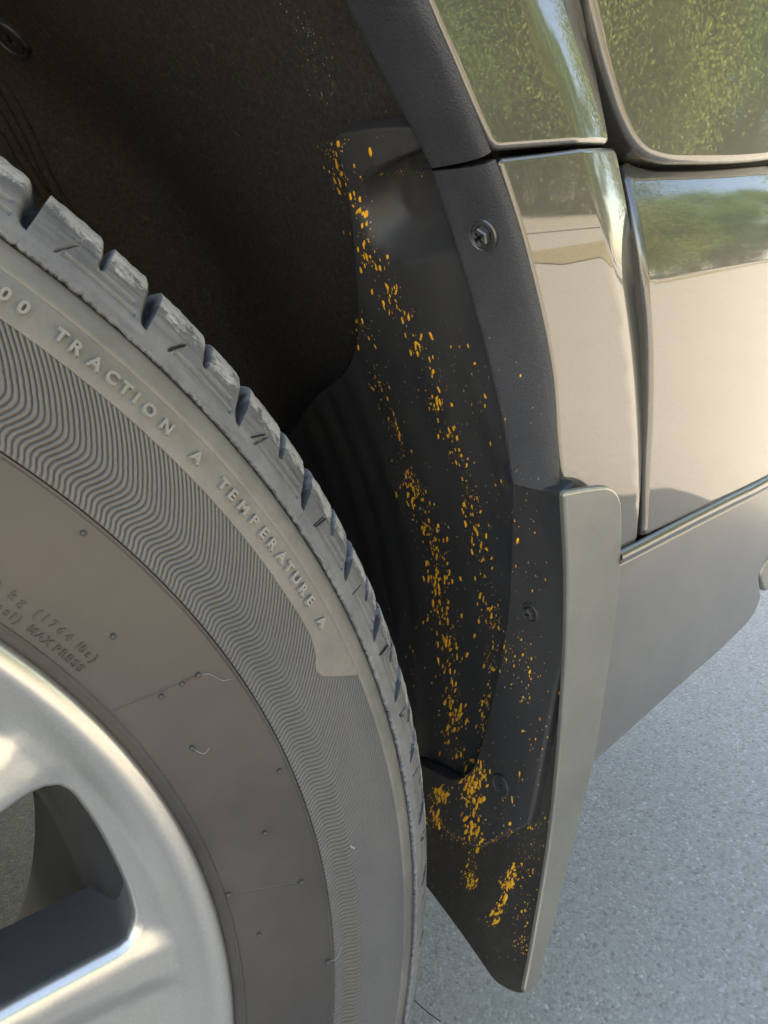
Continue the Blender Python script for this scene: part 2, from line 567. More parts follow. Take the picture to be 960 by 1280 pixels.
# shoulder smooth band sits outside the ribs: a thin dusty ring
ringp = [(.3314, float(ysurf(.3314)) - .0003), (.3318, float(ysurf(.3318)) - .0009), (.3335, float(ysurf(.3335)) - .0009), (.3365, float(ysurf(.3365)) - .0005), (.3388, float(ysurf(.3388)) - .0002), (.3398, .0112)]
revolve('shoulder_ring', ringp, PLATE, wheel, 720)

# ribbed band
gk = np.array([(.3335, -2.45), (.3202, 0), (.3178, .50), (.3154, .99), (.3125, 1.53), (.3092, 2.10), (.3064, 2.50), (.3047, 2.66), (.3027, 2.62), (.3001, 2.40), (.2975, 2.12), (.2954, 2.12), (.2934, 2.42), (.2916, 2.60), (.2903, 2.52), (.2898, 2.30)])
rk = gk[::-1, 0]; tk = gk[::-1, 1]


def rib_band():
    V = []; F = []; val = []
    rr = np.concatenate([np.linspace(.2918, .309, 34), np.linspace(.3105, .3316, 14)])
    off = np.interp(rr, rk, tk); kk = np.array([.25, .5, .25]); o2 = np.convolve(np.pad(off, 1, mode='edge'), kk, 'valid')
    pitch = .36; N = int(round(360 / pitch)); nr = len(rr)
    prof_ = [(0, 1), (.13, .3), (.32, 0), (.62, 0), (.84, .3)]        # fraction of pitch, valley flag
    cols = []
    for i in range(N):
        th0 = i * pitch
        vis = 38 < th0 < 122
        for u, v in (prof_ if vis else [(0, 1), (.32, 0), (.62, 0)]): cols.append((th0 + u * pitch, v))
    for th, v in cols:
        for r, o in zip(rr, o2):
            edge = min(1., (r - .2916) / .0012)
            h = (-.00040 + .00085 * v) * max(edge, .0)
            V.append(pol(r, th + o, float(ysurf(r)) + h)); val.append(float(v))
    n = len(cols)
    for i in range(n):
        a = i * nr; b = ((i + 1) % n) * nr
        for j in range(nr - 1): F.append((a + j, b + j, b + j + 1, a + j + 1))
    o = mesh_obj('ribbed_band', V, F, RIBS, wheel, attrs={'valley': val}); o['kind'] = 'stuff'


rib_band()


# lettering plate: smooth sector that carries the raised letters
def wheel_surf(yoff=0.):
    return lambda A, B: np.stack([A * np.sin(B / .32), ysurf(A) + yoff, ZC + A * np.cos(B / .32)], 1)     # A = radius, B = arc length at r .32


def deg(t): return R_(t) * .32


lp = [(.3205, deg(t)) for t in np.linspace(12, 72.6, 60)] + [(.3190, deg(74.0)), (.3160, deg(75.0)), (.3168, deg(75.7))] + [(.3220, deg(76.5)), (.3316, deg(77.9))]
lp += [(.3320, deg(t)) for t in np.linspace(77.6, 12, 60)]
shell('lettering_plate', wheel_surf(-.0009), lp, PLATE, wheel, e=.0006, depth=.0018, step=.0015, grid=.003, ref=(0, -1, 0), back=False, seg=3)

# shoulder tread blocks
PATH = np.array([(.3396, .0112), (.3399, .0084), (.3406, .0076), (.3465, .0112), (.3530, .0172), (.3590, .0245), (.3622, .0295), (.3642, .0345), (.3652, .040), (.3655, .047), (.3655, .062), (.3645, .0635), (.357, .0638)])


def sstep(a, b, x):
    t = np.clip((x - a) / (b - a), 0, 1); return t * t * (3 - 2 * t)


def tread_block(t0, t1, fine, idx):
    nt_, ns = (96, 84) if fine else (20, 22)
    d = np.linalg.norm(np.diff(PATH, axis=0), axis=1); s = np.concatenate([[0], np.cumsum(d)]); sm = s[-1]
    S = np.concatenate([np.linspace(0, .0028, 5, endpoint=False), np.linspace(.0028, s[9], ns, endpoint=False), np.linspace(s[9], sm, 8)])
    pr = np.interp(S, s, PATH[:, 0]); py = np.interp(S, s, PATH[:, 1])
    k = np.array([1, 2, 3, 2, 1.]) / 9
    if fine:
        pr2 = np.convolve(np.pad(pr, 2, mode='edge'), k, 'valid'); py2 = np.convolve(np.pad(py, 2, mode='edge'), k, 'valid')
        sel = (S > .004) & (S < s[9]); pr = np.where(sel, pr2, pr); py = np.where(sel, py2, py)
    tr = np.gradient(pr); ty = np.gradient(py); L = np.hypot(tr, ty) + 1e-12; nr_, ny_ = -ty / L, tr / L   # points inwards
    nr_, ny_ = np.abs(ty / L), -np.abs(tr / L)
    dp = (t1 - t0)
    U = np.linspace(0, 1, nt_ + 1)
    V = []; wear = []; clean_notch_shade = []
    for u in U:
        th = t0 + u * dp; arc = (u * dp)  # deg
        tw = np.interp(pr, [.346, .3655], [0, 1])
        # long notch: ramp before the next block's wall
        wl = np.interp(pr, [.3460, .3500, .3655], [.50, .85, 1.20])
        x = (1 - u) * dp
        dl = (1 - sstep(0.02, 1, x / wl)) * sstep(.3452, .3475, pr) * np.interp(pr, [.346, .352, .3655], [.0020, .0055, .0066])
        # short notch in the middle
        us = .52 * dp; xs = us - arc; wsn = np.interp(pr, [.352, .3655], [.30, .75])
        dsn = np.where((xs >= 0), (1 - sstep(0.02, 1, xs / wsn)), (1 - sstep(0, .12, -xs))) * sstep(.3508, .3535, pr) * np.interp(pr, [.352, .3655], [.0020, .0042])
        # two bar grooves
        def bar(rc, a, b, w, dd): return dd * (1 - sstep(w * .5, w, np.abs(pr - rc))) * sstep(a - .02, a, u) * (1 - sstep(b, b + .02, u))
        db = bar(.3470, .27, .86, .0011, .0016) + bar(.3506, .50, .82, .0009, .0014)
        # raised lands between bars: slight step
        # radial sipe
        rs = np.interp(pr, [.3457, .353], [.205, .30]); ds = .0016 * (1 - sstep(.004, .009, np.abs(u - rs))) * ((pr > .3457) & (pr < .353))
        nz = np.array([noise.noise(Vector((th * .35, a * 600, idx * 3.1))) for a in py]) if fine else 0
        nz2 = np.array([noise.noise(Vector((th * 2.2, a * 60, 5.))) for a in py]) if fine else 0
        D = -(dl + np.maximum(dsn, 0) + db + ds) + .00022 * nz + .00035 * nz2 * (pr > .36)
        D = np.where(py > .046, D * (1 - sstep(.050, .062, py) * 0), D)
        rr = pr + nr_ * D; yy = py + ny_ * D
        rag = .0007 * noise.noise(Vector((th * 3.3, 1.7, 0))) + .0004 * noise.noise(Vector((th * 11, 4.7, 0)))
        rr = rr + np.where(pr < .3409, rag, 0)
        for r, y, a, b, c in zip(rr, yy, pr, dl, dsn):
            V.append(pol(r, th, y)); clean_notch_shade.append(float(min(1, (b + max(c, 0)) / .0022)))
            wear.append(float(np.interp(a, [.345, .353, .360, .3655], [.10, .25, .85, 1])))
    m = len(S); F = []
    for i in range(nt_):
        for j in range(m - 1): F.append((i * m + j, (i + 1) * m + j, (i + 1) * m + j + 1, i * m + j + 1))
    # end walls
    for i0 in (0, nt_):
        st = len(V)
        for j in range(m):
            r = min(pr[j], .3655) - .010; V.append(pol(max(r, .334), t0 + (i0 / nt_) * dp, py[j] + .004 if py[j] < .03 else py[j])); wear.append(.1); clean_notch_shade.append(1. if pr[j] > .347 else .3)
        for j in range(m - 1):
            f = (i0 * m + j, i0 * m + j + 1, st + j + 1, st + j); F.append(f if i0 == 0 else f[::-1])
    return mesh_obj('tread_block', V, F, TREAD, wheel, attrs={'wear': wear, 'clean_notch_shade': clean_notch_shade}, sharp=38)


NOTCH = [33.0, 39.5, 46.14, 52.74, 59.67, 66.21, 71.97, 77.09, 82.34, 87.69, 93.16, 98.6, 104.1, 109.7, 115.3, 121.0]
k = 0
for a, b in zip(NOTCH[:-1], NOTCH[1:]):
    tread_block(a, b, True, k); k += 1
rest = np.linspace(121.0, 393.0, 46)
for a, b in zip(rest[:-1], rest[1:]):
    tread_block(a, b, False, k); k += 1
for y0, y1 in ((.071, .102), (.110, .141), (.149, .186)):
    revolve('tread_rib', [(.356, y0), (.3650, y0 + .0005), (.3657, y0 + .003), (.3657, y1 - .003), (.3650, y1 - .0005), (.356, y1)], TREAD, wheel, 240, sharp=40)


# raised letters ------------------------------------------------------------
def glyph(ch, size, off):
    cu = bpy.data.curves.new('glyph', 'FONT'); cu.body = ch; cu.size = size; cu.align_x = 'CENTER'; cu.align_y = 'CENTER'
    cu.extrude = .0007 if size > .005 else .00022; cu.offset = off; cu.resolution_u = 4
    o = bpy.data.objects.new('glyph', cu); C.objects.link(o)
    bpy.context.view_layer.update()
    me = bpy.data.meshes.new_from_object(o.evaluated_get(bpy.context.evaluated_depsgraph_get()))
    bpy.data.objects.remove(o); bpy.data.curves.remove(cu); return me


GL = {}


def letter(ch, r, th, size, off, mat, lift, italic=0., cap=None):
    key = (ch, size, off)
    if key not in GL:
        me = glyph(ch, size, off); GL[key] = me; me.name = 'raised_letter'
        xs = [v.co.x for v in me.vertices]; ys = [v.co.y for v in me.vertices]
        cx = (min(xs) + max(xs)) / 2
        for v in me.vertices: v.co.x -= cx; v.co.y -= size * .36 if cap else 0
    me = GL[key]
    if not me.materials: me.materials.append(mat)
    o = bpy.data.objects.new('raised_letter', me); C.objects.link(o); o.parent = wheel
    sl = (ysurf(r + .002) - ysurf(r - .002)) / .004
    rad = Vector((math.sin(R_(th)), float(sl), math.cos(R_(th)))).normalized()
    tan = Vector((math.cos(R_(th)), 0, -math.sin(R_(th)))); n = tan.cross(rad)      # outward: -y
    tan2 = tan; up = rad + tan * italic
    p = Vector(pol(r, th, float(ysurf(r)) - lift))
    o.matrix_world = Matrix(((tan2.x, up.x, n.x, p.x), (tan2.y, up.y, n.y, p.y), (tan2.z, up.z, n.z, p.z), (0, 0, 0, 1)))
    return o


PLM = M('letter_rubber', (.20, .192, .178), .42).m
for ch, r, th in [('4', .328, 45.95), ('0', .328, 46.92), ('0', .328, 47.83), ('T', .328, 49.78), ('R', .328, 50.66), ('A', .328, 51.73), ('C', .328, 52.76), ('T', .328, 53.58), ('I', .328, 54.28), ('O', .328, 55.18), ('N', .328, 56.42), ('A', .328, 58.75),
                  ('T', .3283, 60.97), ('E', .3283, 61.82), ('M', .3283, 62.85), ('P', .3284, 63.93), ('E', .3285, 64.93), ('R', .3285, 65.88), ('A', .3285, 66.9), ('T', .3285, 67.77), ('U', .3285, 68.70), ('R', .3285, 69.68), ('E', .3285, 70.6), ('A', .3285, 72.38)]:
    letter(ch, r, th, .0054, .00020, PLM, .0014, cap=True)
SM = M('small_letter_rubber', (.040, .037, .036), .25).m
row1 = [('8', 54.2), ('0', 54.85), ('0', 55.5), ('k', 56.7), ('g', 57.4), ('(', 58.55), ('1', 59.1), ('7', 59.75), ('6', 60.4), ('4', 61.05), ('l', 61.95), ('b', 62.35), ('s', 62.85), (')', 63.35)]
row2 = [('4', 54.9), ('4', 55.5), ('p', 56.6), ('s', 57.15), ('i', 57.6), (')', 58.0), ('M', 59.1), ('A', 59.75), ('X', 60.35), ('P', 61.15), ('R', 61.7), ('E', 62.2), ('S', 62.72), ('S', 63.24)]
for ch, th in row1: letter(ch, .2634, th, .0036, .00008, SM, .0002, .1, cap=True)
for ch, th in row2: letter(ch, .2588, th, .0034, .00010, SM, .0002, .1, cap=True)


# vent nubs, seams and rubber whiskers
def nub(r, th, rad=.0009):
    bm = bmesh.new(); bmesh.ops.create_uvsphere(bm, u_segments=10, v_segments=6, radius=rad)
    me = bpy.data.meshes.new('vent_nub'); bm.to_mesh(me); bm.free(); me.materials.append(RUBBER)
    me.polygons.foreach_set('use_smooth', [True] * len(me.polygons))
    o = bpy.data.objects.new('vent_nub', me); C.objects.link(o); o.parent = wheel; o.location = pol(r, th, float(ysurf(r)) - .0004)


for r, th in [(.287, 57.0), (.2705, 62.99), (.2683, 68.66), (.2811, 69.17), (.2755, 68.9), (.2661, 73.57), (.2874, 79.7), (.2742, 83.73), (.2819, 89.78), (.2887, 98.42), (.2555, 87.31), (.2624, 92.45), (.268, 104), (.283, 50), (.272, 43)]:
    nub(r, th)
for (r0, t0, r1, t1) in [(.2555, 67.2, .2811, 69.17), (.2555, 87.31, .2819, 89.78)]:
    V, F = tube_data([pol(r, th, float(ysurf(r)) + .0002) for r, th in zip(np.linspace(r0, r1, 12), np.linspace(t0, t1, 12))], .0005)
    mesh_obj('mould_seam', V, F, RUBBER, wheel)


def whisker(pts, rad, mat=None):
    V, F = tube_data(catmull(pts, 5, False), rad, 5); mesh_obj('rubber_whisker', V, F, mat or BLACK, wheel)


def sp(r, th, dy=0.): return pol(r, th, float(ysurf(r)) - dy)


FIB = M('pale_fibre', (.22, .22, .225), .6).m
whisker([sp(.2811, 69.17), sp(.284, 69.6, .001), sp(.286, 70.6, .0006), sp(.2885, 70.9, .0012)], .00010, FIB)
whisker([sp(.2661, 73.57), sp(.268, 74.3, .002), sp(.2705, 74.0, .003)], .00010, FIB)
whisker([sp(.2887, 98.4), sp(.292, 98.3, .0015), sp(.2955, 97.6, .0008)], .00010, FIB)
whisker([sp(.305, 89.5), sp(.3066, 89.9, .001)], .0005, FIB)
whisker([pol(.3455, 108.6, .010), pol(.349, 109.0, .004), pol(.353, 109.3, -.002)], .0003)
whisker([pol(.3455, 114.6, .010), pol(.349, 115.0, .004), pol(.352, 115.2, -.001)], .0003)
for t0, t1, r0, r1 in [(54.15, 54.75, .3462, .3517), (60.6, 61.3, .3462, .3520), (67.52, 68.04, .3459, .3529), (78.2, 78.7, .3458, .3535), (83.5, 83.8, .3458, .348), (94.5, 94.6, .3458, .348)]:
    whisker([pol(r0, t0, np.interp(r0, PATH[2:, 0][:6], PATH[2:, 1][:6]) - .0006), pol((r0 + r1) / 2, (t0 + t1) / 2, np.interp((r0 + r1) / 2, PATH[2:, 0][:6], PATH[2:, 1][:6]) - .0008), pol(r1, t1, np.interp(r1, PATH[2:, 0][:6], PATH[2:, 1][:6]) - .0008)], .00033)

# ---- alloy rim ------------------------------------------------------------
FY = ([.0, .05, .12, .19, .215, .228, .2345, .2385, .2415, .2440, .2462, .2478, .2490],
      [.030, .028, .022, .0165, .0140, .0120, .0095, .0055, .0022, .0004, .0000, .0014, .0050])
_fr = np.linspace(0, .249, 800); _fy = np.interp(_fr, *FY); _k2 = np.hanning(15); _k2 /= _k2.sum()
_fy2 = np.convolve(np.pad(_fy, 7, mode='edge'), _k2, 'valid')


def rim_y(X, Z):
    r = np.hypot(X, Z); th = np.degrees(np.arctan2(X, Z))
    y = np.interp(r, _fr, _fy2)
    # each spoke is crossed by a shallow channel along its middle
    ph = (th - 97.8 + 18) % 36 - 18; pw = (th - 79.8 + 18) % 36 - 18
    w = R_(1) * ph * r                                       # arc distance from spoke centre
    half = np.interp(r, [.10, .236], [.006, .0145])
    ch = (1 - sstep(half - .006, half + .003, np.abs(w))) * (1 - sstep(.222, .239, r)) * .0022
    rec = (1 - sstep(8.4, 11.4, np.abs(pw))) * (1 - sstep(.227, .240, r)) * .0022
    return y + (ch + rec) * np.where(r > .07, 1, 0)


def rim_surf(A, B): return np.stack([A, rim_y(A, B), ZC + B], 1)


wins = []
for i in range(10):
    c = 79.8 + 36 * i; L = []
    def pp(r, t): return np.array([r * math.sin(R_(t)), r * math.cos(R_(t))])
    L = [pp(.2275, c - 9.4), pp(.2265, c - 4), pp(.2255, c), pp(.2248, c + 4), pp(.2235, c + 9.2), pp(.15, c + 9.2), pp(.10, c + 8.4), pp(.10, c - 8.4), pp(.15, c - 9.2)]
    wins.append(round_poly(L, [.010, .03, .03, .03, .013, .03, .012, .012, .03], 8))
inn = []
for r in np.concatenate([np.linspace(.02, .12, 12), np.linspace(.125, .222, 26), np.linspace(.2245, .2484, 20)]):
    n_ = max(12, int(2 * PI * r / (.0065 if r < .12 else .0038)))
    for j in range(n_): inn.append((r * math.sin(2 * PI * (j + .5 * (int(r * 1e4) % 2)) / n_), r * math.cos(2 * PI * (j + .5 * (int(r * 1e4) % 2)) / n_)))
circ = [(.2491 * math.sin(t), .2491 * math.cos(t)) for t in np.linspace(0, 2 * PI, 500, endpoint=False)]
rim = shell('rim', rim_surf, circ, RIM, wheel, holes=wins, e=.0045, depth=.046, step=.003, grid=.0038, inner=inn, ref=(0, -1, 0), hdepth=.040, seg=6, h=6e-4, hslant=.008)
revolve('rim_barrel', [(.2475, .012), (.2440, .020), (.236, .030), (.222, .036), (.214, .060), (.209, .12), (.2075, .20), (.213, .222), (.222, .224), (.244, .222)], BARREL, wheel, 180)
revolve('brake_disc', [(.05, .075), (.155, .075), (.1555, .076), (.1555, .098), (.05, .098)], M('brake_disc_iron', (.25, .24, .23), .4, .9).m, car, 90)
revolve('centre_cap', [(.0, .010), (.02, .0105), (.030, .013), (.032, .02), (.032, .034)], RIM, wheel, 60)

# ---- wheel well -----------------------------------------------------------
RT = ([-120, 0, 50, 54, 60, 66, 70, 80, 95, 108, 125], [.475, .475, .470, .463, .452, .446, .443, .440, .434, .432, .432])
_td = np.linspace(-120, 125, 600); _rd = np.interp(_td, *RT); _k3 = np.hanning(25); _k3 /= _k3.sum()
_rd = np.convolve(np.pad(_rd, 12, mode='edge'), _k3, 'valid')


def RL(th): return np.interp(th, _td, _rd)


def well(off=0., rec=None):
    """A = depth y, B = clock angle * .45 (arc length)"""
    def f(A, B):
        th = np.degrees(B / .45); r = RL(th) + off
        if rec is not None: r = r + rec(A, th)
        return np.stack([r * np.sin(B / .45), A, ZC + r * np.cos(B / .45)], 1)
    return f


def on_well(px, off=0.):
    d = ray(px); ts = np.linspace(.1, 1.6, 900); P = CAM + ts[:, None] * d
    g = np.hypot(P[:, 0], P[:, 2] - ZC) - RL(np.degrees(np.arctan2(P[:, 0], P[:, 2] - ZC))) - off
    k = np.argmax((g > 0) & (ts > .15) & (P[:, 0] > 0.2)); q = P[k - 1] + (P[k] - P[k - 1]) * (-g[k - 1]) / (g[k] - g[k - 1])
    return np.array([q[1], math.atan2(q[0], q[2] - ZC) * .45])


def aimr(P): return np.stack([-P[:, 0], np.zeros(len(P)), ZC - P[:, 2]], 1)


def inner_liner():
    V = []; F = []
    ths = np.linspace(-118, 90, 209)
    sec = [(0.0, -.012), (0.0, .02), (0.0, .06), (0, .10), (0, .14), (0, .18), (0, .22), (0, .25), (-.004, .275), (-.016, .293), (-.036, .302), (-.08, .305), (-.16, .306), (-.27, .306), (-.40, .306)]
    m = len(sec)
    for th in ths:
        for d, y in sec:
            if th > 64: y = max(y, .04)
            r = float(RL(th)) + .0185 + d
            if 0 < y < .29 and d > -.02:                     # soft moulded waves of the liner
                r += .004 * math.sin(th * .21 + y * 9) * (y / .3) + .004 * noise.noise(Vector((th * .05, y * 9, 0)))
                g = abs((th - 18) * .0079 + (y - .2) * .35); r -= .012 * math.exp(-(g / .010) ** 2)
            V.append(pol(max(r, .05), th, y))
    for i in range(len(ths) - 1):
        for j in range(m - 1): F.append((i * m + j, i * m + j + 1, (i + 1) * m + j + 1, (i + 1) * m + j))
    o = mesh_obj('wheel_arch_liner', V, F, FELT, car)
    md = o.modifiers.new('sub', 'SUBSURF'); md.levels = md.render_levels = 1
    return o


liner = inner_liner()
liner['label'] = 'dark brown felt liner inside the wheel arch'


def P_(px, off=0.): return on_well(px, off)


# smooth plastic splash shield on the liner, with a shallow recess
rc = P_((520, 262), .001)


def recess(A, th):
    b = np.radians(th) * .45
    u = (A - rc[0]); v = (b - rc[1])
    x = u / .040; y = v / .019
    q = (np.abs(x) ** 2.6 + np.abs(y) ** 2.6) ** (1 / 2.6)
    return .0160 * (1 - sstep(.62, 1.0, q)) + .00045 * np.sin(A * 2 * PI / .031 + 1.2 * np.sin(A * 40)) * sstep(62, 70, th)


shp = [(415, 168), (470, 160), (520, 158), (556, 205), (592, 318), (634, 470), (662, 620), (690, 720), (660, 1010), (590, 1040), (500, 1035), (430, 900), (360, 700), (350, 560), (395, 492), (432, 468), (448, 420), (441, 300), (432, 230)]
shl = round_poly([P_(p, .001) for p in shp], [.004, .01, .01, .01, .01, .01, .01, .03, .03, .01, .01, .01, .03, .03, .03, .03, .02, .02, .02, .02], 5)
shield = shell('splash_shield', well(.001, recess), shl, GUARD, car, e=.0012, depth=.010, step=.003, grid=.004, ref=aimr)
# mud guard front plate with the U shaped cut-out
pl = [(637, 598), (703, 616), (706, 700), (706, 822), (694, 862), (678, 945), (668, 1000), (661, 1032), (622, 1050), (598, 1062), (580, 1056), (556, 1040), (525, 1022), (505, 1005), (505, 948), (540, 962), (560, 975), (578, 975), (592, 958), (602, 925), (616, 860), (630, 790), (636, 700)]
plr = [.004, .003, .02, .006, .01, .02, .01, .004, .01, .008, .008, .01, .01, .003, .003, .01, .010, .008, .010, .02, .03, .03, .03]
pll = round_poly([P_(p, -.010) for p in pl], plr, 5)
guard = shell('mud_guard_plate', well(-.010), pll, GUARD, car, e=.0022, depth=.009, step=.002, grid=.0025, ref=aimr)
guard['label'] = 'black plastic plate with a U shaped cut-out behind the tyre'

# the flap itself
fl = [(640, 800), (706, 805), (703, 900), (693, 1010), (688, 1060), (675, 1150), (664, 1215), (655, 1243), (640, 1240), (618, 1228), (575, 1165), (530, 1105), (490, 1050), (480, 990), (600, 985)]
flr = [.01, .003, .02, .02, .02, .02, .01, .006, .006, .012, .02, .01, .02, .01, .01]
flap = shell('mud_flap', well(-.004), round_poly([P_(p, -.004) for p in fl], flr, 6), FLAP, car, e=.0012, depth=.004, step=.002, grid=.004, ref=aimr)
flap['label'] = 'glossy black rubber mud flap hanging behind the tyre'

# outer flange of the mud flap, facing sideways
_fe = []
for q, o_ in [((705, 617), -.010), ((708, 720), -.010), ((706, 820), -.010), ((698, 900), -.004), ((692, 1010), -.004), ((680, 1110), -.004), ((665, 1210), -.004), ((655, 1243), -.004)]:
    yy = float(P_(q, o_)[0]); _fe.append((float(on_y(q, yy)[2]), yy))
_fe = np.array(_fe); _pf = np.polyfit(_fe[:, 0], _fe[:, 1], 2); _mx = float(np.max(np.polyval(_pf, _fe[:, 0]) - _fe[:, 1]))
print('flange', _fe, _mx)


def Yfl(x, z): return np.polyval(_pf, np.clip(z, _fe[-1, 0] - .01, .53)) - _mx - .0012 + 0 * x


fo = [(705, 617), (735, 611), (764, 608), (777, 622), (779, 660), (775, 740), (762, 840), (745, 950), (722, 1040), (697, 1140), (675, 1225), (664, 1242), (655, 1243), (664, 1200), (680, 1110), (692, 1030), (702, 930), (709, 820), (711, 720)]
fol = round_poly([on_side(p, Yfl) for p in fo], [.002, .01, .006, .006, .01, .03, .03, .03, .03, .03, .01, .003, .002, .01, .03, .03, .03, .03, .03], 4)
fls = shell('flap_flange', side(Yfl), fol, SATIN, flap, e=.0013, depth=.0026, step=.002, grid=.004, ref=(0, -1, 0), seg=6)
fls['label'] = 'satin silver side flange of the mud flap'

# ---- body panels ----------------------------------------------------------
def Yarch(x, z):
    r = np.hypot(x, z - ZC)
    y = -.030 + .080 * (.64 - z)
    y = y + .42 * np.clip(r - .4975 + .12 * np.clip(.60 - z, 0, 1), 0, .03) ** 1.25 * 1.6
    return y


def arc(r, t0, t1, n=24): return [np.array([r * math.sin(R_(t)), ZC + r * math.cos(R_(t))]) for t in np.linspace(t0, t1, n)]


up_in = [on_side(p, Yarch) for p in [(617, 188), (593, 135), (570, 80), (551, 36), (536, 0)]]
up_out = [on_side(p, Yarch) for p in [(729, 0), (745, 80), (764, 180)]]
ri = float(np.hypot(up_in[-1][0], up_in[-1][1] - ZC)); ti = math.degrees(math.atan2(up_in[-1][0], up_in[-1][1] - ZC))
ro = float(np.hypot(up_out[0][0], up_out[0][1] - ZC)); to = math.degrees(math.atan2(up_out[0][0], up_out[0][1] - ZC))
upl = up_in + arc(ri, ti - 4, -88, 30) + arc(ro, -88, to - 4, 30) + up_out
fl_up = shell('upper_wheel_arch_moulding', side(Yarch), round_poly(upl, .003, 3), PAINT, car, e=.0022, depth=.018, step=.0025, grid=.006, ref=(0, -1, 0), seg=6)
lo_pts = [(621, 197), (700, 188), (771, 182), (780, 230), (793, 300), (801, 360), (805, 430), (806, 520), (803, 610), (797, 677), (770, 690), (720, 690), (706, 640), (698, 560), (693, 470), (676, 385), (655, 300), (636, 240)]
lol = round_poly([on_side(p, Yarch) for p in lo_pts], [.002, .01, .004, .02, .02, .02, .02, .02, .01, .002, .004, .004, .01, .02, .02, .02, .02, .02], 4)
fl_lo = shell('lower_wheel_arch_moulding', side(Yarch), lol, PAINT, car, e=.0022, depth=.016, step=.0025, grid=.005, ref=(0, -1, 0), seg=6)


# black return flange of the arch (two lengths), ruled between paint edge and inner edge
def even(P, n):
    P = catmull(P, 10, False); d = np.linalg.norm(np.diff(P, axis=0), axis=1); q = np.concatenate([[0], np.cumsum(d)])
    t = np.linspace(0, q[-1], n); return np.stack([np.interp(t, q, P[:, k]) for k in range(3)], 1)


def trim(name, A, B, lab):
    n = len(A); V = []; F = []
    secs = [0., .05, .11, .18, .28, .4, .55, .7, .85, .94, 1.0]
    m = len(secs) + 4
    for i in range(n):
        a, b = A[i], B[i]; out = np.array([(a[0] + b[0]) / 2, 0, (a[2] + b[2]) / 2 - ZC]); out /= np.linalg.norm(out)
        d = b - a; nrm = np.cross(d, A[min(i + 1, n - 1)] - A[max(i - 1, 0)]); nrm /= np.linalg.norm(nrm)
        if nrm @ out > 0: nrm = -nrm
        V.append(a + np.array([0, .010, 0]) + out * .003)
        for t in secs: V.append(a + d * t + nrm * .0026 * math.sin(PI * t ** .5) ** .8 if 0 < t < 1 else a + d * t)
        V.append(b + np.array([0, .0014, 0]) + out * .0010); V.append(b + np.array([0, .004, 0]) + out * .006); V.append(b + np.array([0, .010, 0]) + out * .020)
    for i in range(n - 1):
        for j in range(m - 1): F.append((i * m + j, i * m + j + 1, (i + 1) * m + j + 1, (i + 1) * m + j))
    for i0 in (0, n - 1):                                     # close the joint ends with a real thickness
        st = len(V)
        for j in range(m):
            q = V[i0 * m + j]; o_ = np.array([q[0], 0, q[2] - ZC]); V.append(q + o_ / np.linalg.norm(o_) * .004 + np.array([0, .010, 0]))
        for j in range(m - 1): F.append((i0 * m + j, st + j, st + j + 1, i0 * m + j + 1))
    o = mesh_obj(name, V, F, TRIM, car, sharp=50); o['label'] = lab; return o


def s3(px, dy=.0):
    q = on_side(px, Yarch); return np.array([q[0], float(Yarch(q[0], q[1])) + dy, q[1]])


Au = [s3((614, 190)), s3((592, 136)), s3((569, 80)), s3((549, 36)), s3((535, 0))]
Bu = [on_y(p, .0) for p in [(540, 210), (514, 160), (484, 104), (459, 56), (430, 0)]]
Ae, Be = list(even(Au, 40)), list(even(Bu, 40))
ra = float(np.hypot(Au[-1][0], Au[-1][2] - ZC)); ta = math.degrees(math.atan2(Au[-1][0], Au[-1][2] - ZC))
rb = float(np.hypot(Bu[-1][0], Bu[-1][2] - ZC)); tb = math.degrees(math.atan2(Bu[-1][0], Bu[-1][2] - ZC))
for k in range(1, 41):
    Ae.append(pol(ra, ta + (-90 - ta) * k / 40, float(Au[-1][1]) - .003 * k / 40)); Be.append(pol(rb, tb + (-90 - tb) * k / 40, .0))
trim('upper_arch_flange', Ae, Be, 'upper length of the black textured arch flange')
Al = [s3((619, 199)), s3((636, 245)), s3((654, 302)), s3((676, 390)), s3((692, 470)), s3((698, 560)), s3((700, 614))]
Bl = [on_y(p, .0) for p in [(541, 214), (555, 262), (573, 318), (597, 400), (615, 470), (632, 550), (640, 604)]]
trim_lo = trim('lower_arch_flange', even(Al, 60), even(Bl, 60), 'lower length of the black textured arch flange')


# quarter panel (upper right)
def Yq(x, z): return -.026 + .075 * (.64 - z) + .18 * np.clip(x - .43, 0, 9) ** 2


qp = [(740, 0), (757, 80), (778, 150), (792, 180), (808, 197), (835, 205), (880, 205), (920, 204), (965, 200)]
q2 = [on_side(p, Yq) for p in qp]
q2 += [np.array([.90, .64]), np.array([.90, .95]), np.array([.40, .95]), np.array([.43, .76])]
shell('quarter_panel', side(Yq), round_poly(q2, [.02, .02, .02, .015, .01, .03, .03, .03, .02, .01, .01, .01, .03], 5), PAINT, car, e=.0035, depth=.014, step=.003, grid=.010, ref=(0, -1, 0), seg=7)


# bumper side
def Yb(x, z):
    t = np.clip(z - .568, 0, .1)
    return -.026 + 5.5 * t ** 2 + 55 * np.clip(z - .625, 0, 1) ** 2 * 1. + .085 * np.clip(.565 - z, 0, 1) + .22 * np.clip(x - .44, 0, 9) ** 2


bp = [(778, 195), (790, 202), (815, 209), (850, 209), (900, 207), (960, 202), 'A', 'B', (960, 599), (880, 636), (806, 672), (808, 610), (813, 520), (813, 430), (806, 350), (794, 270), (783, 225)]
FAR = {'A': (.90, .625), 'B': (.90, .452), 'C': (.90, .4475), 'D': (.90, .400)}


def sd(p, Y): return np.array(FAR[p]) if isinstance(p, str) else on_side(p, Y)


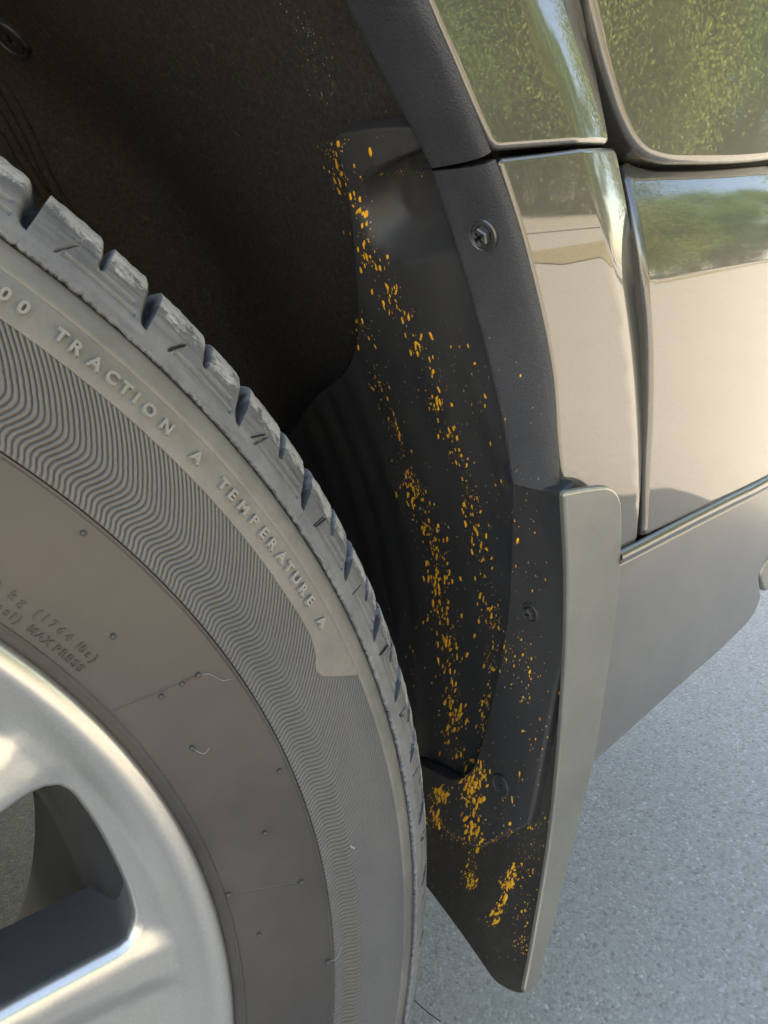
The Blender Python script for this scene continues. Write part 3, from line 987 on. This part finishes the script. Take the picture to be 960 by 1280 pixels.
bl = round_poly([sd(p, Yb) for p in bp], [.004, .006, .01, .03, .03, .03, .01, .01, .03, .03, .002, .02, .03, .03, .03, .03, .01], 5)
bumper = shell('rear_bumper', side(Yb), bl, PAINT, car, e=.0028, depth=.016, step=.003, grid=.006, ref=(0, -1, 0), seg=7)


# rounded moulding strip along the bumper
def moulding(name, pts, dy, rad, mat, parent, sq=1.):
    P = catmull(pts, 10, False); V = []; F = []; seg = 20
    for i, p in enumerate(P):
        t = P[min(i + 1, len(P) - 1)] - P[max(i - 1, 0)]; t /= np.linalg.norm(t)
        o = np.cross(t, [0, 0, 1.]); o /= np.linalg.norm(o)
        if o[1] > 0: o = -o
        u = np.cross(t, o); u = u if u[2] > 0 else -u
        for k in range(seg + 1):
            a = PI / 2 - PI * k / seg
            V.append(p + u * rad * math.sin(a) + o * rad * sq * math.cos(a))
    m = seg + 1
    for i in range(len(P) - 1):
        for j in range(m - 1): F.append((i * m + j, i * m + j + 1, (i + 1) * m + j + 1, (i + 1) * m + j))
    return mesh_obj(name, V, F, mat, parent)


def b3(px, dy):
    q = on_side(px, Yb); return np.array([q[0], float(Yb(q[0], q[1])) + dy, q[1]])


st_pts = [b3((772, 697), .0), b3((790, 688), .0), b3((850, 657), .0), b3((905, 629), .0), b3((960, 601), .0), np.array([.72, float(Yb(.72, .45)), .4455]), np.array([.90, float(Yb(.9, .45)), .4455])]
strip = moulding('bumper_moulding', st_pts, 0, .0035, PAINT, bumper, .8)


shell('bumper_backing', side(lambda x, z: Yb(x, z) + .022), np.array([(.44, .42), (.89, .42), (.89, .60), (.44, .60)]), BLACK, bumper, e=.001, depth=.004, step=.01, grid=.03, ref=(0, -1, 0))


# lower valance
def Yv(x, z): return -.008 + .6 * np.clip(.455 - z, 0, 1) ** 2 + .10 * np.clip(.455 - z, 0, 1) + .20 * np.clip(x - .44, 0, 9) ** 2


vp = [(730, 722), (790, 695), (850, 664), (905, 636), (960, 608), 'C', 'D', (975, 690), (957, 700), (949, 720), (953, 745), (945, 765), (935, 780), (900, 815), (850, 858), (800, 903), (755, 944), (700, 990), (690, 860)]
vl = round_poly([sd(p, Yv) for p in vp], [.004, .02, .03, .03, .03, .01, .01, .01, .005, .005, .004, .006, .01, .03, .03, .03, .02, .01, .02], 5)
val = shell('lower_valance', side(Yv), vl, VAL, car, e=.003, depth=.008, step=.003, grid=.006, ref=(0, -1, 0), seg=6)
val['label'] = 'satin grey lower valance under the bumper'


def Yc(x, z): return Yv(x, .41 + 0 * z) + .010 + .1 * (.40 - z)


cp = [(958, 699), 'D', 'E', (975, 725), (957, 742), (950, 722)]
FAR['E'] = (.90, .37)
crn = shell('corner_reflection_patch', side(Yc), round_poly([sd(p, Yc) for p in cp], .006, 4), SATIN, car, e=.002, depth=.01, step=.003, grid=.008, ref=(0, -1, 0))  # added patch standing in for the cream reflection on the valance corner


# ---- rest of the body, so that it shades and closes the wheel well --------
def body_shell():
    # stations along the car: profile (y, z) for the near side, mirrored about y = .90
    xs = [-3.55, -3.3, -2.6, -1.9, -1.3, -.52, .45, .80, .92]
    top = [.72, .95, 1.05, 1.62, 1.70, 1.70, 1.66, 1.45, .95]
    inset = [.30, .22, .20, .30, .30, .30, .32, .34, .30]
    V = []; F = []
    for x, t, i in zip(xs, top, inset):
        sx = max(0, x - .44) ** 2 * .38 + max(0, -x - 2.9) ** 2 * .5
        half = [(.03 + sx, .30 if x < .4 else .47), (.025 + sx, .62), (.035 + sx, .86), (.07 + sx, .95), (i + sx * .3, t - .04), (i + .12, t)]
        ring = half + [(1.80 - y, z) for y, z in half[::-1]]
        for y, z in ring: V.append((x, y, z))
    m = 12
    for i in range(len(xs) - 1):
        for j in range(m - 1):
            # leave the wheel opening of this side clear
            if (j < 2 and -.60 < xs[i] < .45) or (j == 0 and xs[i] > .4) or (j == 10 and xs[i] > .4): continue
            F.append((i * m + j, (i + 1) * m + j, (i + 1) * m + j + 1, i * m + j + 1))
    F.append(tuple(range(m))[::-1]); F.append(tuple((len(xs) - 1) * m + j for j in range(m)))
    o = mesh_obj('body_shell', V, F, PAINT, car, smooth=False); return o


body_shell()
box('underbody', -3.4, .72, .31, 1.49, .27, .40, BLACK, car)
box('sill', -3.0, -.50, .04, .30, .22, .62, TRIM, car, .02)
# dark structure behind the joints
def Ydk(x, z): return Yarch(x, z) + .020


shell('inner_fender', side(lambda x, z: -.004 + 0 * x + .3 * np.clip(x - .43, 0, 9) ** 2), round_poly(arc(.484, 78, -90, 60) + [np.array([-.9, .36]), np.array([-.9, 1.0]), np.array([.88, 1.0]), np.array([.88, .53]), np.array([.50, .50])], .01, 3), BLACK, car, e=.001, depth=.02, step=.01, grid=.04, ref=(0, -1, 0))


# ---- screws and clips -----------------------------------------------------
def screw(pos, nrm, rad, parent, mat=SCREW, hexa=True, name='screw'):
    nrm = Vector(nrm).normalized(); up = Vector((0, 0, 1)); t = up.cross(nrm).normalized(); b = nrm.cross(t)
    ea = empty(name, parent=parent) if False else None
    V = []; F = []
    def ringv(r, h, n=28, ph=0.): return [pos + float(r) * (math.cos(2 * PI * k / n + ph) * np.array(t) + math.sin(2 * PI * k / n + ph) * np.array(b)) + h * np.array(nrm) for k in range(n)]
    prof_ = [(1.0, -.0008), (1.0, .0006), (.93, .0012), (.86, .0010), (.82, .0004), (.62, .0003)]
    n = 28; base = 0
    for r, h in prof_: V += ringv(r * rad, h * rad / .006, n)
    for i in range(len(prof_) - 1):
        for k in range(n): F.append((i * n + k, i * n + (k + 1) % n, (i + 1) * n + (k + 1) % n, (i + 1) * n + k))
    if hexa:
        hr = .62 * rad; st = len(V)
        for r, h in ((hr * 1.0, .0003), (hr * 1.0, .0030), (hr * .86, .0036), (hr * .72, .0034)): V += ringv(r, h * rad / .006, 6, .3)
        for i in range(3):
            for k in range(6): F.append((st + i * 6 + k, st + i * 6 + (k + 1) % 6, st + (i + 1) * 6 + (k + 1) % 6, st + (i + 1) * 6 + k))
    o = mesh_obj(name, V, F, mat, parent, sharp=30)
    # recessed cross head
    def fr(A, B): return np.array(pos)[None] + A[:, None] * np.array(t)[None] + B[:, None] * np.array(b)[None] + ((.0034 if hexa else .0008) * rad / .006) * np.array(nrm)[None]
    a, w = .36 * rad, .10 * rad; rot = .35
    cr = [(w, w), (w, a), (-w, a), (-w, w), (-a, w), (-a, -w), (-w, -w), (-w, -a), (w, -a), (w, -w), (a, -w), (a, w)]
    cr = [(x * math.cos(rot) - y * math.sin(rot), x * math.sin(rot) + y * math.cos(rot)) for x, y in cr]
    oc = [(.66 * rad * math.cos(q), .66 * rad * math.sin(q)) for q in (np.linspace(0, 2 * PI, 6, endpoint=False) + .3)] if hexa else [(.7 * rad * math.cos(q), .7 * rad * math.sin(q)) for q in np.linspace(0, 2 * PI, 24, endpoint=False)]
    oc = [(x * .76, y * .76) for x, y in oc] if hexa else oc
    shell('screw_head', fr, oc, mat, o, holes=[cr], e=.00015, depth=.0015, step=.0004, grid=.001, ref=tuple(nrm), back=False)
    return o


def hit(objs, px):
    best = None; d = Vector(ray(px)).normalized(); o = Vector(CAM)
    for T in objs:
        h = T.ray_cast(o, d)
        if h[0] is not None and (best is None or h[3] < best[3]): best = h
    return best


def bvh(o):
    dg = bpy.context.evaluated_depsgraph_get(); return BVHTree.FromObject(o, dg)


bpy.context.view_layer.update()
TR = [bvh(trim_lo)]
h = hit(TR, (605, 293)); n = h[1] if h[1].y < 0 else -h[1]
s1 = screw(np.array(h[0]) + np.array(n) * .0004, n, .0058, trim_lo)
GT = [bvh(guard), bvh(shield), bvh(flap), bvh(liner)]
for px, rad, hx in (((664, 765), .0052, True), ((627, 981), .0062, False)):
    h = hit(GT, px); n = h[1]
    if n.dot(Vector(CAM) - h[0]) < 0: n = -n
    screw(np.array(h[0]) + np.array(n) * .0004, n, rad, guard, GUARD, hx)
h = hit(GT, (14, 46)); n = h[1]
if n.dot(Vector(CAM) - h[0]) < 0: n = -n
screw(np.array(h[0]) + np.array(n) * .001, n, .011, liner, GUARD, False, 'push_clip')


for line in ([(-20, 80), (10, 118), (38, 172), (62, 225), (92, 275), (130, 345)], [(-20, 120), (0, 150), (24, 192), (48, 232), (75, 270), (110, 340)]):
    pts = []
    for q in line:
        h = hit([GT[3]], q)
        if h is not None: pts.append(np.array(h[0]))
    if len(pts) > 2:
        V, F = tube_data(catmull(pts, 6, False), .0035, 8); mesh_obj('liner_rib', V, F, FELT, liner)


# ---- paint speckles -------------------------------------------------------
def speckles():
    T = GT + [bvh(trim_lo)]
    items = []                                               # px, py, len, wid, kind
    rnd = random.Random(11)
    def stream(pts, n, spread, smin, smax, white=.12, clump=True):
        n = int(n * 2.3); spread *= 1.15
        P = catmull(pts, 10, False); d = np.linalg.norm(np.diff(P, axis=0), axis=1); s = np.concatenate([[0], np.cumsum(d)])
        dens = [rnd.random() ** 1.5 + .15 for _ in range(int(s[-1] / 18) + 2)]
        k = 0
        while k < n:
            t = rnd.random() * s[-1]
            if clump and rnd.random() > dens[int(t / 18)]: continue
            x = np.interp(t, s, P[:, 0]); y = np.interp(t, s, P[:, 1])
            w = rnd.random() < white
            sz = 1.05 * smin + 1.3 * (smax - smin) * rnd.random() ** 2.8
            items.append((x + rnd.gauss(0, spread), y + rnd.gauss(0, 3), sz * (.55 if w else 1), w)); k += 1
    stream([(418, 172), (421, 205), (436, 240), (447, 262), (453, 295), (470, 332), (489, 360), (503, 398)], 78, 8, 1.1, 5.5)
    stream([(485, 350), (503, 398), (520, 432), (538, 465), (545, 505), (562, 535), (572, 575), (588, 615), (592, 650), (600, 690)], 120, 8, 1.1, 5.5)
    stream([(600, 680), (606, 720), (612, 760), (620, 800), (617, 840)], 62, 7, 1.1, 5)
    stream([(445, 385), (455, 420), (468, 458), (480, 508), (498, 540), (508, 580), (520, 618)], 75, 6, 1.1, 4.6)
    stream([(515, 600), (528, 640), (540, 672), (549, 710), (552, 760), (560, 800), (562, 850), (566, 900), (571, 948)], 240, 8, 1.1, 6)
    stream([(597, 950), (591, 990), (592, 1025), (590, 1058)], 95, 7, 1.1, 6, .05)
    stream([(552, 985), (546, 1012), (545, 1035)], 50, 7, 1.1, 5.5, .05)
    stream([(612, 850), (604, 900), (598, 945)], 34, 3, 1, 4, .2)
    stream([(572, 425), (600, 500), (622, 560), (636, 620), (652, 690), (655, 740)], 46, 14, 1, 4, .4)
    stream([(640, 790), (652, 860), (655, 930), (640, 1000), (637, 1040)], 72, 15, 1, 4, .45)
    stream([(498, 690), (512, 800), (520, 880)], 20, 8, 1, 3, .6)
    stream([(634, 610), (637, 700), (637, 790), (625, 850)], 34, 2.2, .8, 1.8, 1, False)
    stream([(462, 560), (470, 640), (490, 740), (500, 800)], 22, 10, .8, 1.8, 1, False)
    stream([(365, 5), (385, 45), (400, 90), (408, 130)], 46, 9, 1.1, 3.2, 1, False)
    stream([(440, 10), (470, 110), (460, 220)], 26, 14, 1.0, 2.6, 1, False)
    stream([(475, 217), (505, 214), (530, 220)], 26, 2, .8, 2.2, .9, False)
    stream([(560, 350), (620, 480), (660, 560), (690, 640)], 26, 26, .7, 1.7, .9, False)
    stream([(585, 1062), (620, 1050), (650, 1040), (684, 1025)], 40, 2, .8, 2.4, .5, False)
    stream([(553, 1040), (575, 1052)], 22, 3, .8, 2.4, .5, False)
    # on the lower flap: mirrored specks put in as solid flecks
    stream([(592, 1072), (588, 1098), (584, 1115)], 40, 4, .9, 3.2, .1)
    stream([(644, 1080), (634, 1108), (630, 1122), (618, 1145), (614, 1158)], 62, 4, 1, 4.6, .05)
    stream([(668, 1050), (656, 1080), (660, 1110), (655, 1150), (652, 1200)], 55, 7, .9, 2.6, .2)
    for k in range(260):
        items.append((rnd.uniform(455, 690), rnd.uniform(380, 1030), rnd.uniform(.9, 1.9), True))
    for q in [(421, 206), (423, 180), (463, 190), (438, 246), (456, 270), (484, 398 - 40), (503, 400), (541, 465), (567, 535), (546, 503), (548, 546), (539, 420), (582, 655), (590, 690), (600, 745), (568, 912), (632, 1122), (640, 1104), (592, 1000), (589, 1028), (549, 990), (548, 1016), (647, 676), (520, 430)]:
        items.append((q[0], q[1], 7.5, False))
    V = [[], []]; F = [[], []]
    for x, y, sz, w in items:
        h = hit(T, (x, y))
        if h is None: continue
        if h[0].x < .25 or h[0].y > .29: continue
        n = h[1].normalized()
        if n.dot(Vector(CAM) - h[0]) < 0: n = -n
        L = sz * h[3] / FPX * .5 * 1.0
        d = Vector((.0, .35, -1)) + Vector((rnd.gauss(0, .25), rnd.gauss(0, .25), 0)); d = (d - n * d.dot(n)).normalized(); b = n.cross(d)
        a_, b_ = L * rnd.uniform(1.0, 2.0), L * rnd.uniform(.45, .75)
        if w: a_ *= .8
        hh = min(b_ * .35, .0004); m = 9 if sz > 2 else 6; k = int(w); st = len(V[k])
        wob = [rnd.uniform(.72, 1.25) for _ in range(m)]
        for f_, z_ in ((1., -.0003), (.85, hh * .7), (.45, hh)):
            for i in range(m):
                t = 2 * PI * i / m; V[k].append(h[0] + d * (a_ * f_ * wob[i] * math.cos(t)) + b * (b_ * f_ * wob[i] * math.sin(t)) + n * z_)
        for r in range(2):
            for i in range(m): F[k].append((st + r * m + i, st + r * m + (i + 1) % m, st + (r + 1) * m + (i + 1) % m, st + (r + 1) * m + i))
        F[k].append(tuple(st + 2 * m + i for i in range(m)))
    o = mesh_obj('orange_paint_and_mirrored_specks', V[0], F[0], ORANGE, car, sharp=60); o['kind'] = 'stuff'
    o = mesh_obj('pale_grit_specks', V[1], F[1], GRIT, car, smooth=False); o['kind'] = 'stuff'


speckles()

# ================================================================== what the paint mirrors: verge, road, trees, houses
sheet('dry_lawn', [(-9, -1.95), (2.4, -1.95), (4.6, -4.5), (-9, -4.5)], .004, DRY)
sheet('dark_brown_band', [(-9, -4.5), (4.6, -4.5), (6.4, -6.4), (-9, -6.4)], .008, DARKBROWN)  # darker brown band of ground beyond the dry lawn
sheet('grass_verge', [(5.2, -4.2), (40, -12.0), (40, -13.5), (5.2, -5.2)], .012, DRY)
sheet('road', [(-80, -8), (80, -8), (80, -17), (-80, -17)], .016, ROADM)
sheet('far_lawn', [(-80, -17.3), (80, -17.3), (80, -60), (-80, -60)], .020, GREEN)

BARK = mat_simple('bark', (.09, .07, .05), (.17, .14, .11), 8, .9, .02)


def mat_leaf(name, c1, c2):
    m = M(name, c1, .7, spec=.15); a = m.noise(1.0, 5, .7); b = m.noise(7, 3)
    c = m.mix(m.g(a, .35, .65), c1, c2); m.base(m.mix(m.g(b, .3, .7, 0, .5), c, tuple(x * 1.35 for x in c2)))
    m.set('Transmission Weight', 0); return m.m


LEAF = [mat_leaf('green_leaves', (.055, .105, .022), (.12, .19, .045)), mat_leaf('olive_leaves', (.10, .135, .030), (.19, .215, .055)), mat_leaf('deep_leaves', (.045, .085, .022), (.095, .145, .04))]


def crown_data(seed, h, w, n, weep=0.):
    rnd = np.random.default_rng(seed)
    nc = 40; cl = []
    while len(cl) < nc:
        p = rnd.uniform(-1, 1, 3)
        if .25 < np.linalg.norm(p) < 1: cl.append(p * [w, w, h * .5] + [0, 0, h * .5])
    cl = np.array(cl); c = cl[rnd.integers(nc, size=n)]
    p = c + rnd.normal(0, 1, (n, 3)) * [w * .12, w * .12, h * .05]
    if weep: p[:, 2] -= np.abs(rnd.normal(0, h * .09, n)) * (rnd.random(n) < .6) * weep
    a = rnd.normal(0, 1, (n, 3)); a /= np.linalg.norm(a, axis=1)[:, None]
    if weep: a = a * .9 + np.array([0, 0, -.9]); a /= np.linalg.norm(a, axis=1)[:, None]
    b = np.cross(a, rnd.normal(0, 1, (n, 3))); b /= np.linalg.norm(b, axis=1)[:, None]
    sz = rnd.uniform(.022, .045, (n, 1)); l = sz * rnd.uniform(1, 1.8, (n, 1))
    V = np.stack([p - a * l, p - b * sz * .55, p + a * l, p + b * sz * .55], 1).reshape(-1, 3)
    F = np.arange(4 * n).reshape(n, 4)
    return V, F


def quick_mesh(name, V, F, mat, parent):
    me = bpy.data.meshes.new(name); V = np.asarray(V, np.float32); F = np.asarray(F, np.int32)
    me.vertices.add(len(V)); me.vertices.foreach_set('co', V.ravel()); me.loops.add(F.size); me.loops.foreach_set('vertex_index', F.ravel())
    me.polygons.add(len(F)); me.polygons.foreach_set('loop_start', np.arange(0, F.size, 4, dtype=np.int32)); me.update(calc_edges=True); me.materials.append(mat)
    o = bpy.data.objects.new(name, me); C.objects.link(o); o.parent = parent; return o


def tree(kind, name, label, x, y, h, w, rz, sc=1.):
    root = empty(name, (x, y, 0)); root.rotation_euler.z = rz; root.scale = (sc, sc, sc)
    tag(root, label, 'tree', 'trees across the road')
    key = (kind, h, w)
    if key not in TREES:
        th = h * .30; V, F = crown_data(kind * 5 + 3, h - th * .35, w, 150000, 1. if kind == 1 else 0.)
        co_ = quick_mesh('crown', V + np.array([0, 0, th * .35]), F, LEAF[kind], root); co_['kind'] = 'stuff'
        TV, TF = tube_data([(0, 0, -.1), (.05, .02, th * .5), (0, .1, th), (.1, .1, h * .6), (.05, 0, h * .85)], [.24, .19, .16, .09, .03], 9)
        for q in range(7):
            a = q * 2.4; z0 = th * .8 + q * h * .06
            tube_data([(0, .08, z0), (math.cos(a) * w * .4, math.sin(a) * w * .4, z0 + h * .13), (math.cos(a) * w * .75, math.sin(a) * w * .75, z0 + h * .22)], [.09, .06, .02], 6, TV, TF)
        tr = mesh_obj('trunk', TV, TF, BARK, root); TREES[key] = (co_.data, tr.data)
    else:
        for nm, me in zip(('crown', 'trunk'), TREES[key]):
            o = bpy.data.objects.new(nm, me); C.objects.link(o); o.parent = root
    return root


TREES = {}
for i, (kind, az, dist, sc, lab) in enumerate([
    (1, 97, 17, 1.15, 'weeping olive-green tree mirrored in the quarter panel, nearest the sky gap'),
    (0, 53, 22, 1.25, 'broad green tree mirrored in the middle of the quarter panel'),
    (1, 50, 20, 1.15, 'yellowish weeping tree mirrored at the left of the quarter panel'),
    (2, 41, 21, 1.15, 'dark dense tree mirrored in the upper arch moulding'),
    (0, 33, 17, .8, 'smaller round tree mirrored beside the sky gap'),
    (2, 22, 24, 1.1, 'dark tree farther down the road behind the photographer'),
    (0, 9, 20, 1.0, 'green roadside tree straight behind the photographer'),
    (0, 105, 24, 1.2, 'tall green tree at the far right end of the road'),
    (2, 100, 48, 1.0, 'dark far tree beyond the end of the road'),
    (2, -8, 22, 1.0, 'dark tree left of the green roadside tree'),
    (0, -26, 25, 1.1, 'tall green tree towards the front of the car'),
    (1, 45, 32, 1.4, 'big olive tree standing behind the broad green tree'),
    (0, 61, 34, 1.5, 'very tall green tree far off, mirrored at the right of the quarter panel'),
    (2, 72, 42, 1.3, 'distant dark tree mirrored low at the right end of the bumper'),
    (1, 66, 48, 1.3, 'distant olive tree seen between the two far trees'),
    (2, 47, 31, 1.3, 'large dark tree filling the gap behind the yellowish one')]):
    a = R_(az); tree(kind, 'street_tree', lab, .5 + dist * math.sin(a), -dist * math.cos(a), 11.0, 4.6, i * 1.3, sc)


def house(x, y, rz, w, wallc, roofc, label):
    root = empty('house', (x, y, 0)); root.rotation_euler.z = rz; tag(root, label, 'house')
    wm = mat_simple('stucco', wallc, tuple(c * .85 for c in wallc), 2); rm = mat_simple('roof_tiles', roofc, tuple(c * .7 for c in roofc), 4)
    box('wall', -w / 2, w / 2, -4, 4, 0, 2.9, wm, root)
    V = [(-w / 2 - .4, -4.5, 2.85), (w / 2 + .4, -4.5, 2.85), (w / 2 + .4, 4.5, 2.85), (-w / 2 - .4, 4.5, 2.85), (-w / 2 + 2.5, 0, 4.8), (w / 2 - 2.5, 0, 4.8)]
    mesh_obj('roof', V, [(0, 1, 5, 4), (2, 3, 4, 5), (1, 2, 5), (3, 0, 4), (3, 2, 1, 0)], rm, root, smooth=False)
    gm = M('window_glass', (.03, .035, .04), .08).m; fm = M('white_frame', (.75, .75, .73), .5).m
    for wx in (-w * .3, w * .28):
        f = box('window', wx - .8, wx + .8, 3.98, 4.05, .9, 2.2, fm, root); box('pane', wx - .7, wx + .7, 4.0, 4.07, 1.0, 2.1, gm, f)
    box('door', -.5, .5, 3.98, 4.06, 0, 2.1, M('door_paint', (.35, .10, .06), .5).m, root)


house(30, -34, R_(24), 13, (.62, .58, .50), (.24, .12, .08), 'cream stucco house with a reddish hipped roof across the road')
house(12, -40, R_(8), 12, (.55, .42, .36), (.20, .18, .17), 'pinkish house with a grey hipped roof across the road')
house(52, -26, R_(50), 12, (.70, .69, .66), (.26, .24, .22), 'white house with a pale grey roof at the far end of the road')
